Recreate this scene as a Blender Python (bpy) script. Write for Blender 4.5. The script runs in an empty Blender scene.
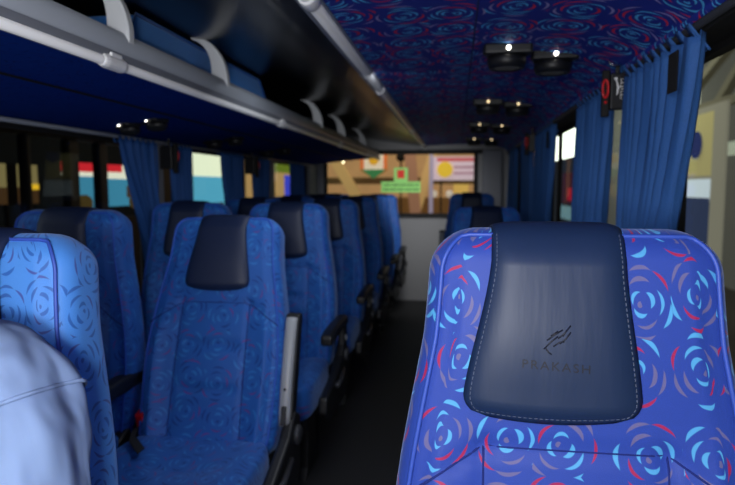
import bpy, math, random
from mathutils import Vector, Matrix
random.seed(7)
COL = bpy.context.scene.collection
ZC = 1.165                      # camera height above the bus floor
R = math.radians
def lin(c):
    return tuple(((v/255)/12.92 if v/255 <= .04045 else (((v/255)+.055)/1.055)**2.4) for v in c) + (1,)

# ------------------------------------------------------------------ materials
def newmat(name):
    m = bpy.data.materials.new(name); m.use_nodes = True
    nt = m.node_tree
    return m, nt, nt.nodes['Principled BSDF']
def setp(b, **k):
    for n, v in k.items():
        n = n.replace('_', ' ')
        if n in b.inputs: b.inputs[n].default_value = v
def simple(name, rgb, rough=.5, metal=0, bump=0, bscale=200, emis=0, spec=.5, coat=0, stretch=None, var=0, bdist=.004, det=4):
    m, nt, b = newmat(name)
    c = lin(rgb)
    setp(b, Base_Color=c, Roughness=rough, Metallic=metal, Specular_IOR_Level=spec, Coat_Weight=coat)
    if emis:
        b.inputs['Emission Color'].default_value = c; b.inputs['Emission Strength'].default_value = emis
    N = nt.nodes; L = nt.links
    if bump or var:
        tc = N.new('ShaderNodeTexCoord'); mp = N.new('ShaderNodeMapping'); no = N.new('ShaderNodeTexNoise')
        no.inputs['Scale'].default_value = bscale; no.inputs['Detail'].default_value = det
        if stretch: mp.inputs['Scale'].default_value = stretch
        L.new(tc.outputs['Object'], mp.inputs['Vector']); L.new(mp.outputs[0], no.inputs['Vector'])
        if bump:
            bp = N.new('ShaderNodeBump'); bp.inputs['Strength'].default_value = bump; bp.inputs['Distance'].default_value = bdist
            L.new(no.outputs['Fac'], bp.inputs['Height']); L.new(bp.outputs[0], b.inputs['Normal'])
        if var:
            mx = N.new('ShaderNodeMix'); mx.data_type = 'RGBA'
            mx.inputs['A'].default_value = tuple(x*(1-var) for x in c[:3])+(1,)
            mx.inputs['B'].default_value = tuple(min(1, x*(1+var)) for x in c[:3])+(1,)
            L.new(no.outputs['Fac'], mx.inputs['Factor']); L.new(mx.outputs['Result'], b.inputs['Base Color'])
    return m

CRES = []
def _ring(R0, n, half, w, cols_, off, bow):
    c0 = math.cos(R(half))
    for k in range(n): CRES.append((R0, off+360*k/n+((k*37) % 11-5)*1.6, c0, w*(1+.14*((k*5) % 3-1)), cols_[k % len(cols_)], bow))
_ring(.050, 1, 75, .050, [2], 30, .02)
_ring(.175, 3, 50, .040, [0, 0, 0], 90, .06)
_ring(.335, 4, 36, .036, [1, 2, 0, 2], 40, .12)
_ring(.490, 6, 25, .036, [1, 0, 2, 1, 0, 2], 10, .2)
SWIRL = []
def _swirl(R0, n, half, w, cols_, off, bow):
    for k in range(n): SWIRL.append((R0, off+360*k/n+((k*37) % 11-5)*2, math.cos(R(half)), w, cols_[k % len(cols_)], bow))
_swirl(.06, 1, 110, .030, [0], 30, .03)
_swirl(.15, 2, 78, .032, [0, 0], 60, .06)
_swirl(.245, 3, 55, .032, [0, 1, 0], 10, .07)
_swirl(.340, 3, 48, .030, [0, 0, 1], 75, .08)
_swirl(.440, 4, 36, .030, [1, 2, 0, 2], 20, .12)
_swirl(.540, 5, 26, .030, [2, 1, 2, 0, 1], 50, .2)
def fabric(name, base, cols, cell=.125, strength=1, cres=CRES, rough=.6, sheen=.3, rnd=.45, spec=.3):
    m, nt, b = newmat(name); N = nt.nodes; L = nt.links
    def mth(op, a, bb=None, c=None, clamp=False):
        n = N.new('ShaderNodeMath'); n.operation = op; n.use_clamp = clamp
        for i, v in enumerate((a, bb, c)):
            if v is None: continue
            if isinstance(v, (int, float)): n.inputs[i].default_value = v
            else: L.new(v, n.inputs[i])
        return n.outputs[0]
    uv = N.new('ShaderNodeUVMap'); uv.uv_map = 'UVMap'
    nz = N.new('ShaderNodeTexNoise'); nz.inputs['Scale'].default_value = 30
    L.new(uv.outputs[0], nz.inputs['Vector'])
    vn = N.new('ShaderNodeVectorMath'); vn.operation = 'MULTIPLY_ADD'
    L.new(nz.outputs['Color'], vn.inputs[0]); vn.inputs[1].default_value = (.004,.004,0); L.new(uv.outputs[0], vn.inputs[2])
    vo = N.new('ShaderNodeTexVoronoi'); vo.voronoi_dimensions = '2D'
    vo.inputs['Scale'].default_value = 1/cell; vo.inputs['Randomness'].default_value = rnd
    L.new(vn.outputs[0], vo.inputs['Vector'])
    sub = N.new('ShaderNodeVectorMath'); sub.operation = 'SUBTRACT'
    L.new(vn.outputs[0], sub.inputs[0]); L.new(vo.outputs['Position'], sub.inputs[1])
    sep = N.new('ShaderNodeSeparateColor'); L.new(vo.outputs['Color'], sep.inputs[0])
    rot = N.new('ShaderNodeVectorRotate'); rot.rotation_type = 'Z_AXIS'
    L.new(sub.outputs[0], rot.inputs['Vector']); L.new(mth('MULTIPLY', sep.outputs[0], 6.283), rot.inputs['Angle'])
    sp = N.new('ShaderNodeSeparateXYZ'); L.new(rot.outputs[0], sp.inputs[0])
    cb = N.new('ShaderNodeCombineXYZ'); L.new(sp.outputs[0], cb.inputs[0]); L.new(sp.outputs[1], cb.inputs[1])
    ln = N.new('ShaderNodeVectorMath'); ln.operation = 'LENGTH'; L.new(cb.outputs[0], ln.inputs[0])
    nm = N.new('ShaderNodeVectorMath'); nm.operation = 'NORMALIZE'; L.new(cb.outputs[0], nm.inputs[0])
    r = mth('DIVIDE', ln.outputs['Value'], cell)
    acc = [None, None, None]
    for (R0, ang, c0, w, ci, bow) in cres:
        d = N.new('ShaderNodeVectorMath'); d.operation = 'DOT_PRODUCT'
        L.new(nm.outputs[0], d.inputs[0]); d.inputs[1].default_value = (math.cos(R(ang)), math.sin(R(ang)), 0)
        c = d.outputs['Value']
        th = mth('MULTIPLY_ADD', c, w/(1-c0), -w*c0/(1-c0))
        rr = mth('MULTIPLY_ADD', c, -bow, r)
        df = mth('ABSOLUTE', mth('SUBTRACT', rr, R0-bow*(1-c0)*.5 if False else R0-bow))
        mk = mth('MULTIPLY', mth('SUBTRACT', th, df), 70, clamp=True)
        acc[ci] = mk if acc[ci] is None else mth('MAXIMUM', acc[ci], mk)
    # base with slow variation and weave
    n2 = N.new('ShaderNodeTexNoise'); n2.inputs['Scale'].default_value = 900; L.new(uv.outputs[0], n2.inputs['Vector'])
    mx0 = N.new('ShaderNodeMix'); mx0.data_type = 'RGBA'
    cc = lin(base)
    mx0.inputs['A'].default_value = tuple(x*.72 for x in cc[:3])+(1,); mx0.inputs['B'].default_value = tuple(min(1, x*1.28) for x in cc[:3])+(1,)
    L.new(n2.outputs['Fac'], mx0.inputs['Factor']); prev = mx0.outputs['Result']
    for i in range(3):
        if acc[i] is None: continue
        mx = N.new('ShaderNodeMix'); mx.data_type = 'RGBA'
        L.new(mth('MULTIPLY', acc[i], strength), mx.inputs['Factor']); L.new(prev, mx.inputs['A'])
        mx.inputs['B'].default_value = lin(cols[i]); prev = mx.outputs['Result']
    L.new(prev, b.inputs['Base Color'])
    setp(b, Roughness=rough, Sheen_Weight=sheen, Sheen_Roughness=.4, Specular_IOR_Level=spec)
    b.inputs['Sheen Tint'].default_value = (.5,.65,1,1)
    bp = N.new('ShaderNodeBump'); bp.inputs['Strength'].default_value = .25; bp.inputs['Distance'].default_value = .001
    L.new(n2.outputs['Fac'], bp.inputs['Height']); L.new(bp.outputs[0], b.inputs['Normal'])
    return m
M = {}
M['near'] = fabric('rose_fabric_near', (44,70,158), [(84,166,218), (166,38,84), (104,100,146)], cell=.090, rough=.55, rnd=.3)
M['left'] = fabric('rose_fabric_left_sheen', (78,142,222), [(44,92,172), (70,74,150), (52,92,168)], cell=.085, strength=.85, rough=.5)  # same fabric, satin sheen under the flash painted into paler base and motifs
M['row'] = fabric('rose_fabric_row_sheen', (36,94,178), [(52,130,206), (116,50,130), (16,50,124)], cell=.098, strength=.7, rough=.55)  # same fabric again, flash sheen painted in as weaker motif contrast
M['roof'] = fabric('ceiling_fabric', (36,54,160), [(90,190,250), (225,50,76), (165,155,215)], cell=.15, cres=SWIRL, rnd=.3, strength=1, rough=.7, sheen=0)
M['under'] = fabric('rack_fabric', (14,56,146), [(14,62,150), (50,24,80), (8,30,80)], cell=.09, strength=.4, rough=.9, sheen=0, spec=.05)
M['boxfab'] = fabric('rack_box_fabric', (66,146,250), [(60,130,240), (80,130,225), (60,125,230)], cell=.11, strength=.3, rough=.7)
M['leather'] = simple('navy_leather', (24,42,72), .5, bump=.35, bscale=5, stretch=(5,1,.8), spec=.4)
M['leather_dark'] = simple('navy_leather_row', (20,34,66), .5)
M['stitch'] = simple('grey_thread', (84,92,112), .8)
M['emboss'] = simple('embossed_leather', (9,15,32), .6)
M['piping'] = simple('blue_piping', (52,82,176), .5)
M['seam'] = simple('seam_blue', (18,36,110), .9)
M['plastic'] = simple('black_plastic', (22,23,27), .45, bump=.05, bscale=400)
M['plastic_grey'] = simple('dark_grey_plastic', (48,50,56), .5)
M['silver'] = simple('silver_plastic', (158,162,168), .4)
M['alu'] = simple('brushed_aluminium', (160,166,178), .38, metal=.15, bump=.04, bscale=60, stretch=(60,1,60))
M['alutube'] = simple('satin_tube', (250,250,252), .3, metal=.1)
M['white'] = simple('white_plastic', (250,250,252), .4)
M['cream'] = simple('cream_bracket', (214,217,222), .45)
M['gloss'] = simple('black_gloss_panel', (10,12,18), .28, spec=.4, coat=.12)
M['black'] = simple('matt_black', (9,9,11), .7)
M['wall'] = simple('grey_wall_vinyl', (148,150,154), .7, bump=.08, bscale=120, var=.06)
M['pillar'] = simple('grey_pillar_vinyl', (120,124,134), .65, var=.05)
M['floor'] = simple('dark_floor_vinyl', (44,45,48), .6, bump=.1, bscale=150, var=.15)
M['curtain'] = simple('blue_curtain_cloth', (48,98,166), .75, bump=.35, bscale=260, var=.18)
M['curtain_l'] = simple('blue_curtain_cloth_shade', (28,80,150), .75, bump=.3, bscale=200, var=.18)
M['red'] = simple('red_plastic', (225,25,35), .35)
M['led'] = simple('lamp_led', (255,250,235), .3, emis=7)
M['led_dim'] = simple('lamp_led_far', (255,225,170), .3, emis=1.6)
M['chrome'] = simple('chrome', (220,220,225), .12, metal=1)
M['shirt'] = simple('light_blue_cotton', (124,146,184), .9, bump=1, bscale=9, stretch=(1.3,1.3,.6), var=.05, bdist=.06, det=1.6)
M['skin'] = simple('skin', (150,98,72), .5)
M['hair'] = simple('black_hair', (15,12,10), .6)
M['trouser'] = simple('dark_trousers', (30,32,42), .8)
M['velcro'] = simple('black_velcro', (10,10,13), .95, bump=.4, bscale=900)
M['webbing'] = simple('belt_webbing', (28,28,30), .8)

def glass(name, tint, rough=0, refl=.35, base=.02):
    m = bpy.data.materials.new(name); m.use_nodes = True; nt = m.node_tree; nt.nodes.clear()
    o = nt.nodes.new('ShaderNodeOutputMaterial'); t = nt.nodes.new('ShaderNodeBsdfTransparent'); g = nt.nodes.new('ShaderNodeBsdfGlossy')
    t.inputs[0].default_value = tint; g.inputs['Roughness'].default_value = .02; g.inputs[0].default_value = (.8,.85,.9,1)
    lw = nt.nodes.new('ShaderNodeLayerWeight'); lw.inputs[0].default_value = .5
    pw = nt.nodes.new('ShaderNodeMath'); pw.operation = 'POWER'; pw.inputs[1].default_value = 4; nt.links.new(lw.outputs['Facing'], pw.inputs[0])
    f = nt.nodes.new('ShaderNodeMath'); f.operation = 'MULTIPLY_ADD'; f.inputs[1].default_value = refl; f.inputs[2].default_value = base; nt.links.new(pw.outputs[0], f.inputs[0])
    x = nt.nodes.new('ShaderNodeMixShader'); nt.links.new(f.outputs[0], x.inputs[0]); nt.links.new(t.outputs[0], x.inputs[1]); nt.links.new(g.outputs[0], x.inputs[2])
    nt.links.new(x.outputs[0], o.inputs[0]); return m
M['glass'] = glass('window_glass', (.88,.9,.86,1))
M['glass_rear'] = glass('rear_glass', (.88,.9,.86,1), 0, .3, 0)
M['glass_dark'] = glass('tinted_glass', (.55,.57,.55,1))

# ------------------------------------------------------------------ mesh helpers
class MB:
    def __init__(s): s.v = []; s.f = []; s.uv = {}
    def add(s, vs, fs, uvs=None):
        o = len(s.v); s.v += [tuple(p) for p in vs]
        for i, f in enumerate(fs):
            s.f.append(tuple(k+o for k in f))
            if uvs: s.uv[len(s.f)-1] = uvs[i]
        return s
    def box(s, c, d, rot=None):
        x, y, z = (k/2 for k in d)
        vs = [Vector((a*x, b*y, e*z)) for a in (-1,1) for b in (-1,1) for e in (-1,1)]
        if rot: 
            mt = Matrix.Rotation(rot[2],3,'Z') @ Matrix.Rotation(rot[1],3,'Y') @ Matrix.Rotation(rot[0],3,'X')
            vs = [mt @ v for v in vs]
        vs = [v + Vector(c) for v in vs]
        return s.add(vs, [(0,1,3,2),(4,6,7,5),(0,4,5,1),(2,3,7,6),(0,2,6,4),(1,5,7,3)])
    def tube(s, pts, r, n=10, closed=False, cap=True):
        pts = [Vector(p) for p in pts]; m = len(pts); rr = r if isinstance(r, (list, tuple)) else [r]*m
        vs = []; prev = None
        for i, p in enumerate(pts):
            a = pts[(i-1) % m] if closed or i > 0 else p; b = pts[(i+1) % m] if closed or i < m-1 else p
            t = (b-a).normalized()
            if prev is None:
                u = t.orthogonal().normalized()
            else:
                u = (prev - t*prev.dot(t)).normalized()
            prev = u; w = t.cross(u)
            for k in range(n):
                g = 2*math.pi*k/n; vs.append(p + (u*math.cos(g)+w*math.sin(g))*rr[i])
        fs = []
        for i in range(m if closed else m-1):
            j = (i+1) % m
            for k in range(n): fs.append((i*n+k, i*n+(k+1) % n, j*n+(k+1) % n, j*n+k))
        if cap and not closed: fs += [tuple(range(n))[::-1], tuple((m-1)*n+k for k in range(n))]
        return s.add(vs, fs)
    def lathe(s, prof, c, axis='Z', n=24):
        vs = []; fs = []
        for (rad, h) in prof:
            for k in range(n):
                g = 2*math.pi*k/n; a, b = rad*math.cos(g), rad*math.sin(g)
                p = {'Z': (a,b,h), 'Y': (a,h,b), 'X': (h,a,b)}[axis]
                vs.append(Vector(p)+Vector(c))
        m = len(prof)
        for i in range(m-1):
            for k in range(n): fs.append((i*n+k, i*n+(k+1) % n, (i+1)*n+(k+1) % n, (i+1)*n+k))
        fs += [tuple(range(n))[::-1], tuple((m-1)*n+k for k in range(n))]
        return s.add(vs, fs)
    def prism(s, poly, lo, hi, axis='Y'):
        def P(a, b, h): return {'Y': (a,h,b), 'X': (h,a,b), 'Z': (a,b,h)}[axis]
        n = len(poly); vs = [P(a,b,lo) for a,b in poly]+[P(a,b,hi) for a,b in poly]
        fs = [tuple(range(n)), tuple(range(n, 2*n))[::-1]]+[(i, i+n, (i+1) % n+n, (i+1) % n) for i in range(n)]
        return s.add(vs, fs)
    def grid(s, rows, uvrows=None, closed=False):
        m = len(rows); n = len(rows[0]); vs = [p for r_ in rows for p in r_]; fs = []; uvs = [] if uvrows else None
        for i in range(m-1):
            for k in range(n if closed else n-1):
                k2 = (k+1) % n
                fs.append((i*n+k, i*n+k2, (i+1)*n+k2, (i+1)*n+k))
                if uvrows: uvs.append((uvrows[i][k], uvrows[i][k+1], uvrows[i+1][k+1], uvrows[i+1][k]))
        return s.add(vs, fs, uvs)
def build(mb, name, mat, parent=None, smooth=False, bevel=0, seg=2, loc=None, rot=None, sub=0, solid=0, fixn=True, auto=None):
    me = bpy.data.meshes.new(name); me.from_pydata(mb.v, [], mb.f)
    if mb.uv:
        ul = me.uv_layers.new(name='UVMap')
        for p in me.polygons:
            u = mb.uv.get(p.index)
            if u:
                for li, q in zip(p.loop_indices, u): ul.data[li].uv = q
    me.materials.append(mat); me.update()
    if fixn:
        import bmesh
        b = bmesh.new(); b.from_mesh(me); bmesh.ops.recalc_face_normals(b, faces=b.faces); b.to_mesh(me); b.free()
    if smooth:
        for p in me.polygons: p.use_smooth = True
    o = bpy.data.objects.new(name, me); COL.objects.link(o)
    if solid:
        q = o.modifiers.new('s', 'SOLIDIFY'); q.thickness = solid; q.offset = 0
    if bevel:
        q = o.modifiers.new('b', 'BEVEL'); q.width = bevel; q.segments = seg; q.limit_method = 'ANGLE'; q.angle_limit = R(35); q.harden_normals = False
    if sub:
        q = o.modifiers.new('u', 'SUBSURF'); q.levels = sub; q.render_levels = sub
    if parent: o.parent = parent
    if loc: o.location = loc
    if rot: o.rotation_euler = rot
    return o
def tag(o, label=None, cat=None, group=None, kind=None):
    if label: o['label'] = label
    if cat: o['category'] = cat
    if group: o['group'] = group
    if kind: o['kind'] = kind
    return o
def thing(name, label, cat, loc=(0,0,0), rz=0, group=None):
    o = bpy.data.objects.new(name, None); COL.objects.link(o); o.location = loc; o.rotation_euler = (0,0,rz); o.empty_display_size = .1
    return tag(o, label, cat, group)
def dup(o, parent=None):
    c = o.copy(); COL.objects.link(c)
    if parent: c.parent = parent
    for ch in [k for k in ALL() if k.parent == o]: dup(ch, c)
    return c
def ALL(): return list(bpy.data.objects)
def struct(name, mb, mat, label=None, **k):
    o = build(mb, name, mat, **k); return tag(o, label, None, None, 'structure')

# ------------------------------------------------------------------ the bus shell
XL, XR, YR, Y0 = -1.45, .56, 6.12, -.75
def z(h): return ZC+h
struct('floor', MB().box((-.445, (YR+Y0)/2, -.02), (2.05, YR-Y0, .04)), M['floor'], 'dark grey vinyl bus floor and aisle')
# ceiling: flat then bending down to the right wall, UV in metres
rows = []; uvr = []
prof = [(-.32,.415), (-.1,.425), (.1,.427), (.25,.422), (.34,.412), (.41,.398), (.465,.378), (.502,.354)]
d = [0]
for a, b in zip(prof, prof[1:]): d.append(d[-1]+math.dist(a, b))
for i in range(2):
    y = (Y0, YR)[i]; rows.append([(x, y, z(h)) for x, h in prof]); uvr.append([(q, y) for q in d])
struct('ceiling', MB().grid(rows, uvr), M['roof'], 'rose patterned blue fabric ceiling', smooth=True)
struct('trim_1', MB().tube([(.045, Y0, z(.427)), (.045, YR, z(.427))], .003, 6), M['seam'], 'dark seam running along the ceiling fabric')
# outer roof so no light leaks
struct('trim_2', MB().box((-.445, (YR+Y0)/2, z(.68)), (2.1, YR-Y0, .02)), M['black'], 'outer roof skin')
# dark glossy hood over the rack
hood = [(-.325,.40), (-.50,.432), (-.70,.462), (-.86,.486), (-1.1,.52), (-1.30,.53), (XL,.50)]
rows = [[(x, y, z(h)) for x, h in hood] for y in (Y0, YR)]
struct('trim_3', MB().grid(rows), M['gloss'], 'black glossy panel above the luggage rack', smooth=True)
# left wall: sill, header, pillars, corner
WB, WT = -.52, .215
mb = MB().box((XL-.02, (YR+Y0)/2, z(WB)/2), (.04, YR-Y0, z(WB))).box((XL-.02, (YR+Y0)/2, z((WT+.68)/2)), (.04, YR-Y0, .68-WT))
struct('wall_left', mb, M['wall'], 'grey lower side wall on the left')
mb = MB()
for y0, y1 in ((.0,.12), (2.66,2.77), (4.42,4.56), (5.72,YR)):
    mb.box((XL+.0, (y0+y1)/2, z((WB+WT)/2)), (.09, y1-y0, WT-WB))
struct('wall_left_pillars', mb, M['pillar'], 'padded grey pillars between left windows', bevel=.02, seg=3)
for i, (y0, y1) in enumerate(((.12,2.66), (2.77,4.42), (4.56,5.72))):
    w = thing('window_%d' % (i+1), None, None, (XL, (y0+y1)/2, z((WB+WT)/2))); tag(w, None, None, None, 'structure')
    L = y1-y0; h = WT-WB
    build(MB().add([(0,-L/2,-h/2),(0,L/2,-h/2),(0,L/2,h/2),(0,-L/2,h/2)], [(0,1,2,3)]), 'pane', M['glass_dark'], w)
    f = MB()
    f.box((0,0,h/2-.012), (.03,L,.024)).box((0,0,-h/2+.012), (.03,L,.024)).box((0,-L/2+.012,0), (.03,.024,h)).box((0,L/2-.012,0), (.03,.024,h))
    if i == 1: f.box((0, .1, 0), (.03,.028,h))
    build(f, 'window_frame', M['black'], w)
# right wall
WBR, WTR = -.50, .32
mb = MB().box((XR+.02, (YR+Y0)/2, z(WBR)/2), (.04, YR-Y0, z(WBR)))
struct('wall_right', mb, M['wall'], 'grey lower side wall on the right')
mb = MB().box((XR+.03, (YR+Y0)/2, z((WTR+.68)/2)), (.04, YR-Y0, .68-WTR)).box((XR-.025, (YR+Y0)/2, z(.345)), (.07, YR-Y0, .05))
struct('trim_4', mb, M['black'], 'black header above the right windows')
mb = MB()
for y0, y1 in ((3.90,3.99), (5.75,YR)):
    mb.box((XR+.02, (y0+y1)/2, z((WBR+WTR)/2)), (.06, y1-y0, WTR-WBR))
struct('wall_right_pillars', mb, M['pillar'], 'grey pillars between right windows', bevel=.015)
mb = MB().box((XR+.03, 1.97, z((WBR+WTR)/2)), (.04,.07, WTR-WBR))
struct('trim_5', mb, M['black'], 'slim black pillar between right windows')
for i, (y0, y1) in enumerate(((-.6,1.93), (2.01,3.90), (3.99,5.75))):
    w = thing('window_%d' % (i+4), None, None, (XR+.03, (y0+y1)/2, z((WBR+WTR)/2))); tag(w, None, None, None, 'structure')
    L = y1-y0; h = WTR-WBR
    build(MB().add([(0,-L/2,-h/2),(0,L/2,-h/2),(0,L/2,h/2),(0,-L/2,h/2)], [(0,1,2,3)]), 'pane', M['glass'], w)
    f = MB(); f.box((0,0,-h/2+.012), (.03,L,.024)).box((0,-L/2+.012,0), (.03,.024,h)).box((0,L/2-.012,0), (.03,.024,h)).box((0,0,h/2-.008), (.03,L,.016))
    if i == 0: f.box((0, L/2-.23, 0), (.02,.03,h))
    if i == 1: f.box((0, L/2-.30, 0), (.02,.03,h))
    build(f, 'window_frame', M['black'], w)
# rear wall around the rear window
RB, RT, RX0, RX1 = -.285, .345, -1.335, .19
mb = MB()
mb.box(((XL+XR)/2, YR+.02, z(RB)/2), (XR-XL+.08, .04, z(RB)))
mb.box(((XL+RX0)/2-.02, YR+.02, z((RB+RT)/2)), (RX0-XL+.04, .04, RT-RB)).box(((XR+RX1)/2+.02, YR+.02, z((RB+RT)/2)), (XR-RX1+.04, .04, RT-RB))
mb.box(((XL+XR)/2, YR+.02, z((RT+.68)/2)), (XR-XL+.08, .04, .68-RT))
struct('wall_rear', mb, M['wall'], 'grey rear wall of the bus')
mb = MB()
mb.box(((XR+RX1)/2-.02, YR-.03, z((RB+RT)/2)), (.20,.07,RT-RB+.05)).box((-1.40, YR-.03, z((RB+RT)/2)), (.11,.08,RT-RB+.05))
struct('wall_rear_pillars', mb, M['pillar'], 'rounded grey corner pillars', bevel=.03, seg=4)
w = thing('window_7', None, None, ((RX0+RX1)/2, YR, z((RB+RT)/2))); tag(w, None, None, None, 'structure')
L = RX1-RX0; h = RT-RB
build(MB().add([(-L/2,.015,-h/2),(L/2,.015,-h/2),(L/2,.015,h/2),(-L/2,.015,h/2)], [(0,1,2,3)]), 'pane', M['glass_rear'], w)
f = MB().box((0,-.01,h/2+.005), (L+.5,.04,.045)).box((0,-.01,-h/2), (L+.04,.04,.04)).box((-L/2,-.01,0), (.035,.04,h)).box((L/2,-.01,0), (.035,.04,h))
build(f, 'window_frame', M['black'], w)
struct('wall_front', MB().box((-.445, Y0, z(.68)/2), (2.1,.04,z(.68))), M['plastic_grey'], 'front bulkhead behind the camera')

# ------------------------------------------------------------------ luggage rack on the left
RK = -.012
rack = thing('luggage_rack', 'long overhead luggage rack above left windows, grey lip and blue underside', 'luggage rack', (-1.1, 2.6, z(.3)))
def at(o, mb): # shift to the local frame of thing o
    l = o.location; mb.v = [(a-l[0], b-l[1], c-l[2]) for a, b, c in mb.v]; return mb
YA, YB = Y0+.03, 5.9
for nm, pr in (('underside_panel', [(XL+.02,.225), (-1.24,.240), (-1.035,.262)]), ('underside_panel', [(-1.035,.262), (-.9,.272), (-.785,.280)])):
    dd = [0]
    for a, b in zip(pr, pr[1:]): dd.append(dd[-1]+math.dist(a, b))
    build(at(rack, MB().grid([[(x,y,z(hh)) for x,hh in pr] for y in (YA,YB)], [[(q+pr[0][0],y) for q in dd] for y in (YA,YB)])), nm, M['under'], rack, smooth=True)
build(at(rack, MB().tube([(-1.035,YA,z(.260)), (-1.035,YB,z(.260))], .004, 6)), 'panel_seam', M['black'], rack)
build(at(rack, MB().box((-1.1,(YA+YB)/2,z(.300)), (.66,YB-YA,.012))), 'shelf', M['black'], rack)
lip = [(-.80,.288), (-.775,.284), (-.757,.294), (-.748,.318), (-.748,.345), (-.757,.362), (-.775,.368), (-.79,.360), (-.785,.32)]
build(at(rack, MB().prism([(a, z(b+RK)) for a, b in lip], YA, YB)), 'lip', M['alu'], rack, smooth=True, auto=1)
build(at(rack, MB().prism([(-.762,z(.288)),(-.738,z(.294)),(-.744,z(.278)),(-.770,z(.274))], YA, YB)), 'lip_groove', simple('groove_grey', (122,126,136), .6), rack)
build(at(rack, MB().tube([(-.748,YA,z(.270)), (-.748,YB,z(.270))], .0105, 14)), 'tube_rail', M['alutube'], rack, smooth=True)
for y in (1.25, 2.54, 3.87, 5.1):
    m = MB().tube([(-.748,y-.045,z(.270)), (-.748,y-.03,z(.270)), (-.748,y+.03,z(.270)), (-.748,y+.045,z(.270))], [.013,.016,.016,.013], 14)
    m.box((-.748,y,z(.280)), (.024,.045,.022))
    build(at(rack, m), 'tube_clip', M['white'], rack, bevel=.004)
for y in (1.33, 1.93, 3.35, 4.05, 5.0):       # crescent brackets between lip and hood
    outer = []; inner = []
    for k in range(17):
        t = k/16; g = R(-6+96*t); th_ = .060*(1-.78*t**1.3)
        cx_, cz_ = -.745-.125, .345
        outer.append((cx_+.125*math.cos(g), z(cz_+.148*math.sin(g))))
        inner.append((cx_+(.125-th_)*math.cos(g), z(cz_+(.148-th_*.7)*math.sin(g))))
    build(at(rack, MB().prism(outer+inner[::-1], y-.012, y+.012)), 'bracket', M['cream'], rack, bevel=.003)
build(at(rack, MB().box((-1.1,YB+.01,z(.33)), (.68,.03,.09))), 'end_cap', M['plastic_grey'], rack, bevel=.01)
# fabric ledge behind the lip
led = [(-.83,.30), (-.845,.375), (-.865,.392), (-1.0,.396), (XL+.01,.37)]
dd = [0]
for a, b in zip(led, led[1:]): dd.append(dd[-1]+math.dist(a, b))
build(at(rack, MB().grid([[(x,y,z(hh)) for x,hh in led] for y in (YA,2.62)], [[(q,y) for q in dd] for y in (YA,2.62)])), 'fabric_ledge', M['row'], rack)
# padded blue case on the rack, wedge ended
def case(y0, y1, label):
    t = thing('padded_case', label, 'case', (-1.0, (y0+y1)/2, z(.395)), group=None)
    h0, h1 = .30, .472
    A = [(-.822,h0),(-.872,h1),(-1.25,h1),(-1.3,h0)]
    v0 = [(a, y0+(0 if b == h0 else .16), z(b+.02 if b == h0 else b)) for a, b in A]
    v1 = [(a, y1, z(b+.02 if b == h0 else b)) for a, b in A]
    fs = [(0,1,2,3),(7,6,5,4),(0,4,5,1),(1,5,6,2),(2,6,7,3),(3,7,4,0)]
    vs = v0+v1
    uv = [[(vs[k][0]+vs[k][2], vs[k][1]) for k in f] for f in fs]
    build(at(t, MB().add(vs, fs, uv)), 'body', M['boxfab'], t, bevel=.012, seg=3)
    e = [Vector(v0[1]), Vector(v1[1])]
    build(at(t, MB().tube([v0[0],e[0],e[1],v1[0]], .004, 8)), 'edge_piping', M['row'], t, smooth=True)
case(1.52, 1.70, 'short blue fabric wedge case on luggage rack, just past nearest white bracket') if False else None
case(1.42, 2.62, 'long blue fabric covered case lying on the luggage rack behind the second bracket')

# upper rail along the ceiling edge
rail = thing('grab_rail', 'grey metal rail along the left edge of patterned ceiling', 'rail', (-.32, 2.6, z(.40)))
build(at(rail, MB().tube([(-.318,Y0+.03,z(.402)), (-.318,6.08,z(.402))], .0155, 14)), 'tube', M['alutube'], rail, smooth=True)
build(at(rail, MB().prism([(-.300,z(.42)),(-.345,z(.424)),(-.352,z(.404)),(-.330,z(.396)),(-.30,z(.41))], Y0+.03, 6.08)), 'channel', M['alu'], rail)
for y in (1.3, 2.54, 4.35, 5.8):
    build(at(rail, MB().tube([(-.318,y-.03,z(.402)),(-.318,y-.022,z(.402)),(-.318,y+.022,z(.402)),(-.318,y+.03,z(.402))], [.0185,.021,.021,.0185], 14)), 'rail_clip', M['white'], rail, smooth=True)
# thin light strip under the rack at window top
mb = MB().tube([(XL+.035,Y0+.03,z(.213)), (XL+.035,5.9,z(.213))], .008, 8)
tag(build(mb, 'curtain_track', M['alu'], smooth=True), 'thin silver curtain track above the left windows', 'curtain track')
mb = MB().tube([(.492,Y0+.03,z(.334)), (.492,6.05,z(.334))], .009, 8)
tag(build(mb, 'curtain_track', M['plastic_grey'], smooth=True), 'dark curtain track along the right window header', 'curtain track')
# patterned piping roll at right edge of the ceiling
pts = [(.500,Y0+.03,z(.358)), (.500,6.08,z(.358))]
mb = MB(); n = 10
ring = [[(.500+.011*math.cos(2*math.pi*k/n), y, z(.358)+.011*math.sin(2*math.pi*k/n)) for k in range(n)] for y in (Y0+.03,6.08)]
mb.grid(ring, [[(.007*k, y) for k in range(n+1)] for y in (Y0,6.08)], closed=True)
struct('trim_6', mb, M['roof'], 'rolled patterned edging of the ceiling', smooth=True)

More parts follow.
